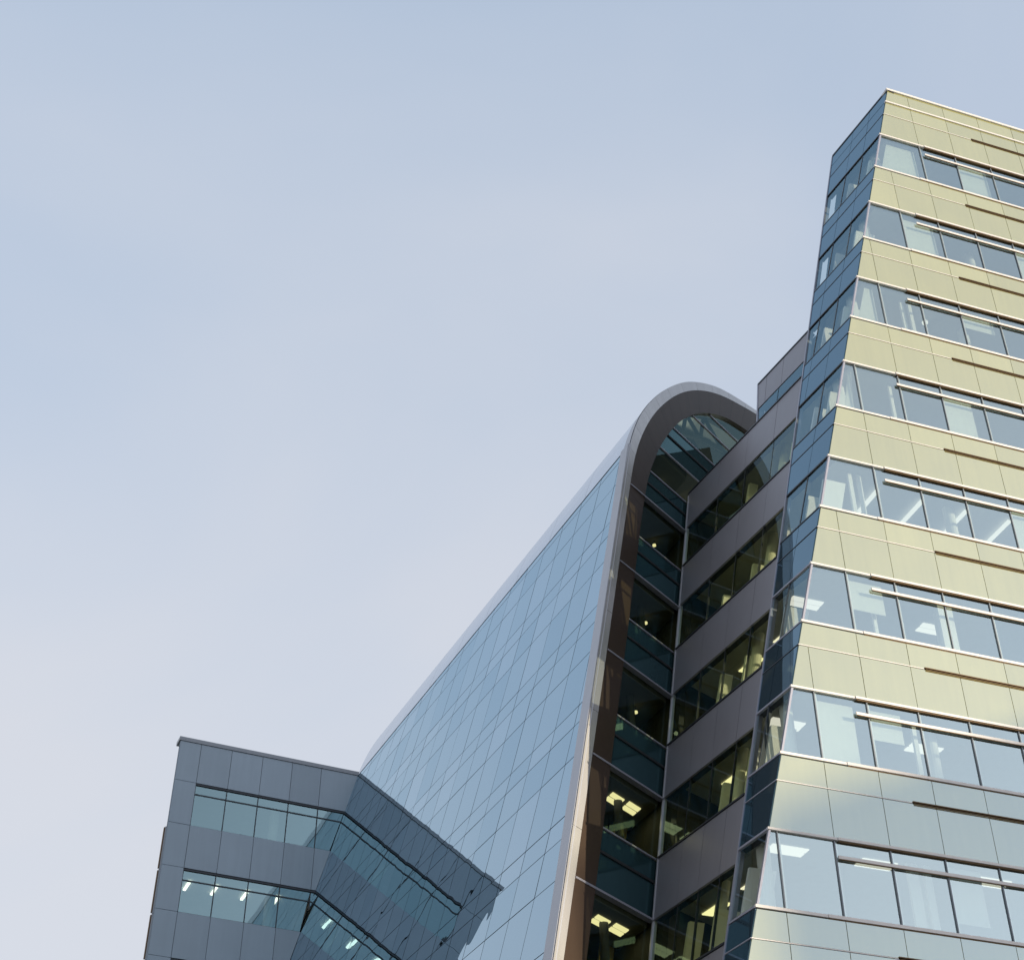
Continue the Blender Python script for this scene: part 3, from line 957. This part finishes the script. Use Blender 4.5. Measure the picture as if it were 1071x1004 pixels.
mb.build('roof_truss', wing)

# ------------------------------------------------------------------ dark annex on the left, butting against the mirror wall
PHI = R(66.5)
dF = az(PHI)
outF = np.array([math.cos(PHI), -math.sin(PHI), 0.0])
Q3 = np.array([-8.47685, 63.05086, 0.0])
def FF(u, z, w=0.0):
    return np.array([Q3[0], Q3[1], P0[2] - z]) + dF * u + outF * w
O0 = ol(18.55)
def uwall(z, w=0.0):
    """where the annex front meets the mirror wall at this height"""
    p = FF(0, z, w)
    return float(((O0 - p) @ nE) / (dF @ nE)) - .015
annex = thing('annex_block', 'low dark grey panelled office block wedged against the mirror glass wall', 'building', tuple(FF(-3, GROUND_Z, -4)))
UL = -6.78
FT = 8.62
fl = [8.78, 10.68, 12.68, 14.62, 16.55, 18.5, 20.45, 22.4]
FB_EDGE = fl + [fl[-1] + 1.95 * k for k in range(1, 11)]
fcol = [UL, -5.83, -4.42, -2.99, -1.60, -.22, 2.9]
def fpanel(mb, a, b, z0, z1):
    g = .009
    bb = [min(b - g, uwall(z0) - .0) if b < 9 else uwall(z0), min(b - g, uwall(z1)) if b < 9 else uwall(z1)]
    aa = [a + g, a + g]
    if bb[0] <= aa[0] and bb[1] <= aa[1]:
        return
    t0, t1, t2 = jit(.002), jit(.002), jit(.002)
    P = [(aa[0], z0 + g, t0), (aa[1], z1 - g, t1), (max(bb[1], aa[1]), z1 - g, t1 + t2), (max(bb[0], aa[0]), z0 + g, t0 + t2)]
    mb.hexa([FF(u, z, .02 + t) for u, z, t in P] + [FF(u, z, -.04) for u, z, t in P], 'annex_panel')
for r in range(len(FB_EDGE) - 1):
    z0, z1 = FB_EDGE[r], FB_EDGE[r + 1]
    winrow = r % 2 == 1
    mb = MB()
    cols = list(zip(fcol[:-1], fcol[1:]))
    for a, b in (cols[:1] if winrow else cols):
        fpanel(mb, a, b, z0, z1)
    if winrow:
        mb.fbox(FF, UL, -5.80, z0, z1, -.2, -.045, 'gasket')
    else:
        mb.hexa([FF(UL, z0, -.045), FF(UL, z1, -.045), FF(uwall(z1), z1, -.045), FF(uwall(z0), z0, -.045), FF(UL, z0, -.2), FF(UL, z1, -.2), FF(uwall(z1, -.2), z1, -.2), FF(uwall(z0, -.2), z0, -.2)], 'gasket')
    mb.build('cladding', annex)
    if winrow and r < 8:
        zt = z0 + .12
        for k, (a, b) in enumerate(cols[1:]):
            mb = MB()
            b0, b1 = min(b, uwall(zt)), min(b, uwall(z1))
            if max(b0, b1) - a < .03: continue
            b0, b1 = max(b0, a + .02), max(b1, a + .02)
            t = jit(.003)
            mb.poly([FF(a + .02, zt, -.03), FF(a + .02, z1 - .02, -.03), FF(b1 - .02, z1 - .02, -.03 + t), FF(b0 - .02, zt, -.03 + t)], 'glass_annex')
            win = mb.build('window', annex, fix=False)
            mb = MB(); mb.fbox(FF, a - .02, a + .02, zt, z1 - .02, -.1, .0, 'frame')
            mb.build('mullion', win)
        mb = MB(); zz = z0 + .5
        mb.hexa([FF(-5.83, zz, .0), FF(-5.83, zz + .05, .0), FF(uwall(zz), zz + .05, .0), FF(uwall(zz), zz, .0), FF(-5.83, zz, -.1), FF(-5.83, zz + .05, -.1), FF(uwall(zz), zz + .05, -.1), FF(uwall(zz), zz, -.1)], 'frame')
        mb.build('transom', annex)
        mb = MB()
        mb.hexa([FF(-5.83, z0 + .03, .03), FF(-5.83, z0 + .1, .03), FF(uwall(z0), z0 + .1, .03), FF(uwall(z0), z0 + .03, .03), FF(-5.83, z0 + .03, -.1), FF(-5.83, z0 + .1, -.1), FF(uwall(z0), z0 + .1, -.1), FF(uwall(z0), z0 + .03, -.1)], 'frame')
        mb.build('head_trim', annex)
    if winrow and r >= 8:
        mb = MB(); mb.poly([FF(-5.8, z0 + .1), FF(-5.8, z1), FF(uwall(z1), z1), FF(uwall(z0), z0 + .1)], 'glass_annex'); mb.build('lower_glazing', annex, fix=False)
# coping, side return and fin
mb = MB()
mb.hexa([FF(UL - .06, FT - .02, .06), FF(UL - .06, 8.78, .06), FF(uwall(8.78, .06), 8.78, .06), FF(uwall(FT, .06), FT - .02, .06),
         FF(UL - .06, FT - .02, -.6), FF(UL - .06, 8.78, -.6), FF(uwall(8.78, -.6), 8.78, -.6), FF(uwall(FT, -.6), FT - .02, -.6)], 'annex_trim')
mb.build('coping', annex)
mb = MB()
DF = 9.0
SB = az(R(-11.5))
def FSide(z, t): return FF(UL - .02, z, -.01) + SB * t
o_ = dF * .17
mb.hexa([FSide(8.8, 0), FSide(43.2, 0), FSide(43.2, DF), FSide(8.8, DF), FSide(8.8, 0) + o_, FSide(43.2, 0) + o_, FSide(43.2, DF) + o_, FSide(8.8, DF) + o_], 'annex_panel')
mb.build('side_wall', annex)
mb = MB()
for k in range(16):
    z0 = 12.9 + k * 1.95
    mb.fbox(FF, UL - .07, UL - .02, z0, z0 + 1.93, -.16, -.03, 'annex_trim')
    mb.fbox(FF, UL - .115, UL - .075, z0 + .02, z0 + 1.86, -.2, -.09, 'bronze')
mb.build('side_fin', annex)
mb = MB(); mb.poly([FF(UL, 9.0, -.2), FF(uwall(9, -.2), 9.0, -.2), FF(uwall(9, -DF), 9.0, -DF), FSide(9.0, DF)], 'concrete'); mb.build('roof', annex, fix=False)
mb = MB(); mb.poly([FF(uwall(8.9, -.12) - .03, 8.9, -.12), FF(uwall(43, -.12) - .03, 43, -.12), FF(uwall(43, -DF) - .03, 43, -DF), FF(uwall(8.9, -DF) - .03, 8.9, -DF)], 'dark_wall'); mb.build('party_wall', annex, fix=False)
mb = MB(); mb.poly([FSide(8.8, DF), FSide(43.2, DF), FF(uwall(43.2, -DF) , 43.2, -DF), FF(uwall(8.8, -DF), 8.8, -DF)], 'annex_panel'); mb.build('rear_wall', annex, fix=False)
for r in (1, 3, 5, 7):
    zc = FB_EDGE[r] + .06
    zf = FB_EDGE[r] - 1.0
    mb = MB()
    pl = lambda z: [FF(UL + .2, z, -.25), FF(uwall(z, -.25) - .05, z, -.25), FF(uwall(z, -DF) - .05, z, -DF + .3), FSide(z, DF - .6) + dF * .3]
    mb.prism(pl(zf), pl(zc), 'ceiling'); slab = mb.build('floor_slab', annex)
    mb = MB()
    if r == 3 or r == 5:
        for u in (-5.3, -4.1, -2.75, -1.35):
            p = FF(u, zc, -.95) + [0, 0, -.03]; q = FF(u, zc, -2.0) + [0, 0, -.03]
            w_ = dF * .06
            mb.prism([p - w_, p + w_, q + w_, q - w_], [x - [0, 0, .05] for x in (p - w_, p + w_, q + w_, q - w_)], 'lamp_annex')
        mb.build('ceiling_light', slab)
    mb = MB(); mb.fbox(FF, UL + 1.7, uwall(zc, -4.5), zc, zc + 2.9, -4.6, -4.5, 'ceiling'); mb.build('room_wall', annex)
    for u in ((-1.95,) if r == 1 else (-1.75,)):
        mb = MB(); mb.cyl(FF(u, zc + 2.9, -.9), FF(u, zc, -.9), .22, 'column'); mb.build('column', annex)

# ------------------------------------------------------------------ neighbour across the street (behind the camera) whose shadow falls on the tower's foot
SP = np.array([-math.cos(R(SUN_AZ)) * -1, 0, 0])
perp = np.array([math.cos(R(SUN_AZ)), -math.sin(R(SUN_AZ)), 0.0])      # sideways to the sun
sh = az(R(SUN_AZ))
DIST = 150.0
base = sh * DIST
def along(pt): return float(pt @ sh)
A_ref = along(FA(0, 24))
rise = (DIST) * math.tan(R(SUN_EL))
cross = perp
def NB(p_, h, d): return perp * p_ + sh * (A_ref + DIST + d) + np.array([0, 0, h])
nb = thing('neighbour_block', 'beige office block across the street behind the viewer', 'building', tuple(NB(-50, 0, 6)))
prof = [(-31.55, 0), (-31.55, 18.4 + rise), (-46, 18.3 + rise + 7.0), (-75, 18.3 + rise + 7.0), (-75, 0)]
mb = MB(); mb.prism([NB(p_, h, 0) for p_, h in prof], [NB(p_, h, 14) for p_, h in prof], 'office_wall'); mb.build('wall', nb)
for fl_ in range(9):
    for c in range(9):
        p_ = -35.5 - c * 4.2; h = 4 + fl_ * 3.9
        mb = MB(); mb.hexa([NB(p_, h, -.03), NB(p_ - 2.6, h, -.03), NB(p_ - 2.6, h + 1.9, -.03), NB(p_, h + 1.9, -.03),
                            NB(p_, h, .2), NB(p_ - 2.6, h, .2), NB(p_ - 2.6, h + 1.9, .2), NB(p_, h + 1.9, .2)], 'blue_spandrel'); mb.build('window', nb)

for o in S.objects:
    if '_org' in o:
        del o['_org']
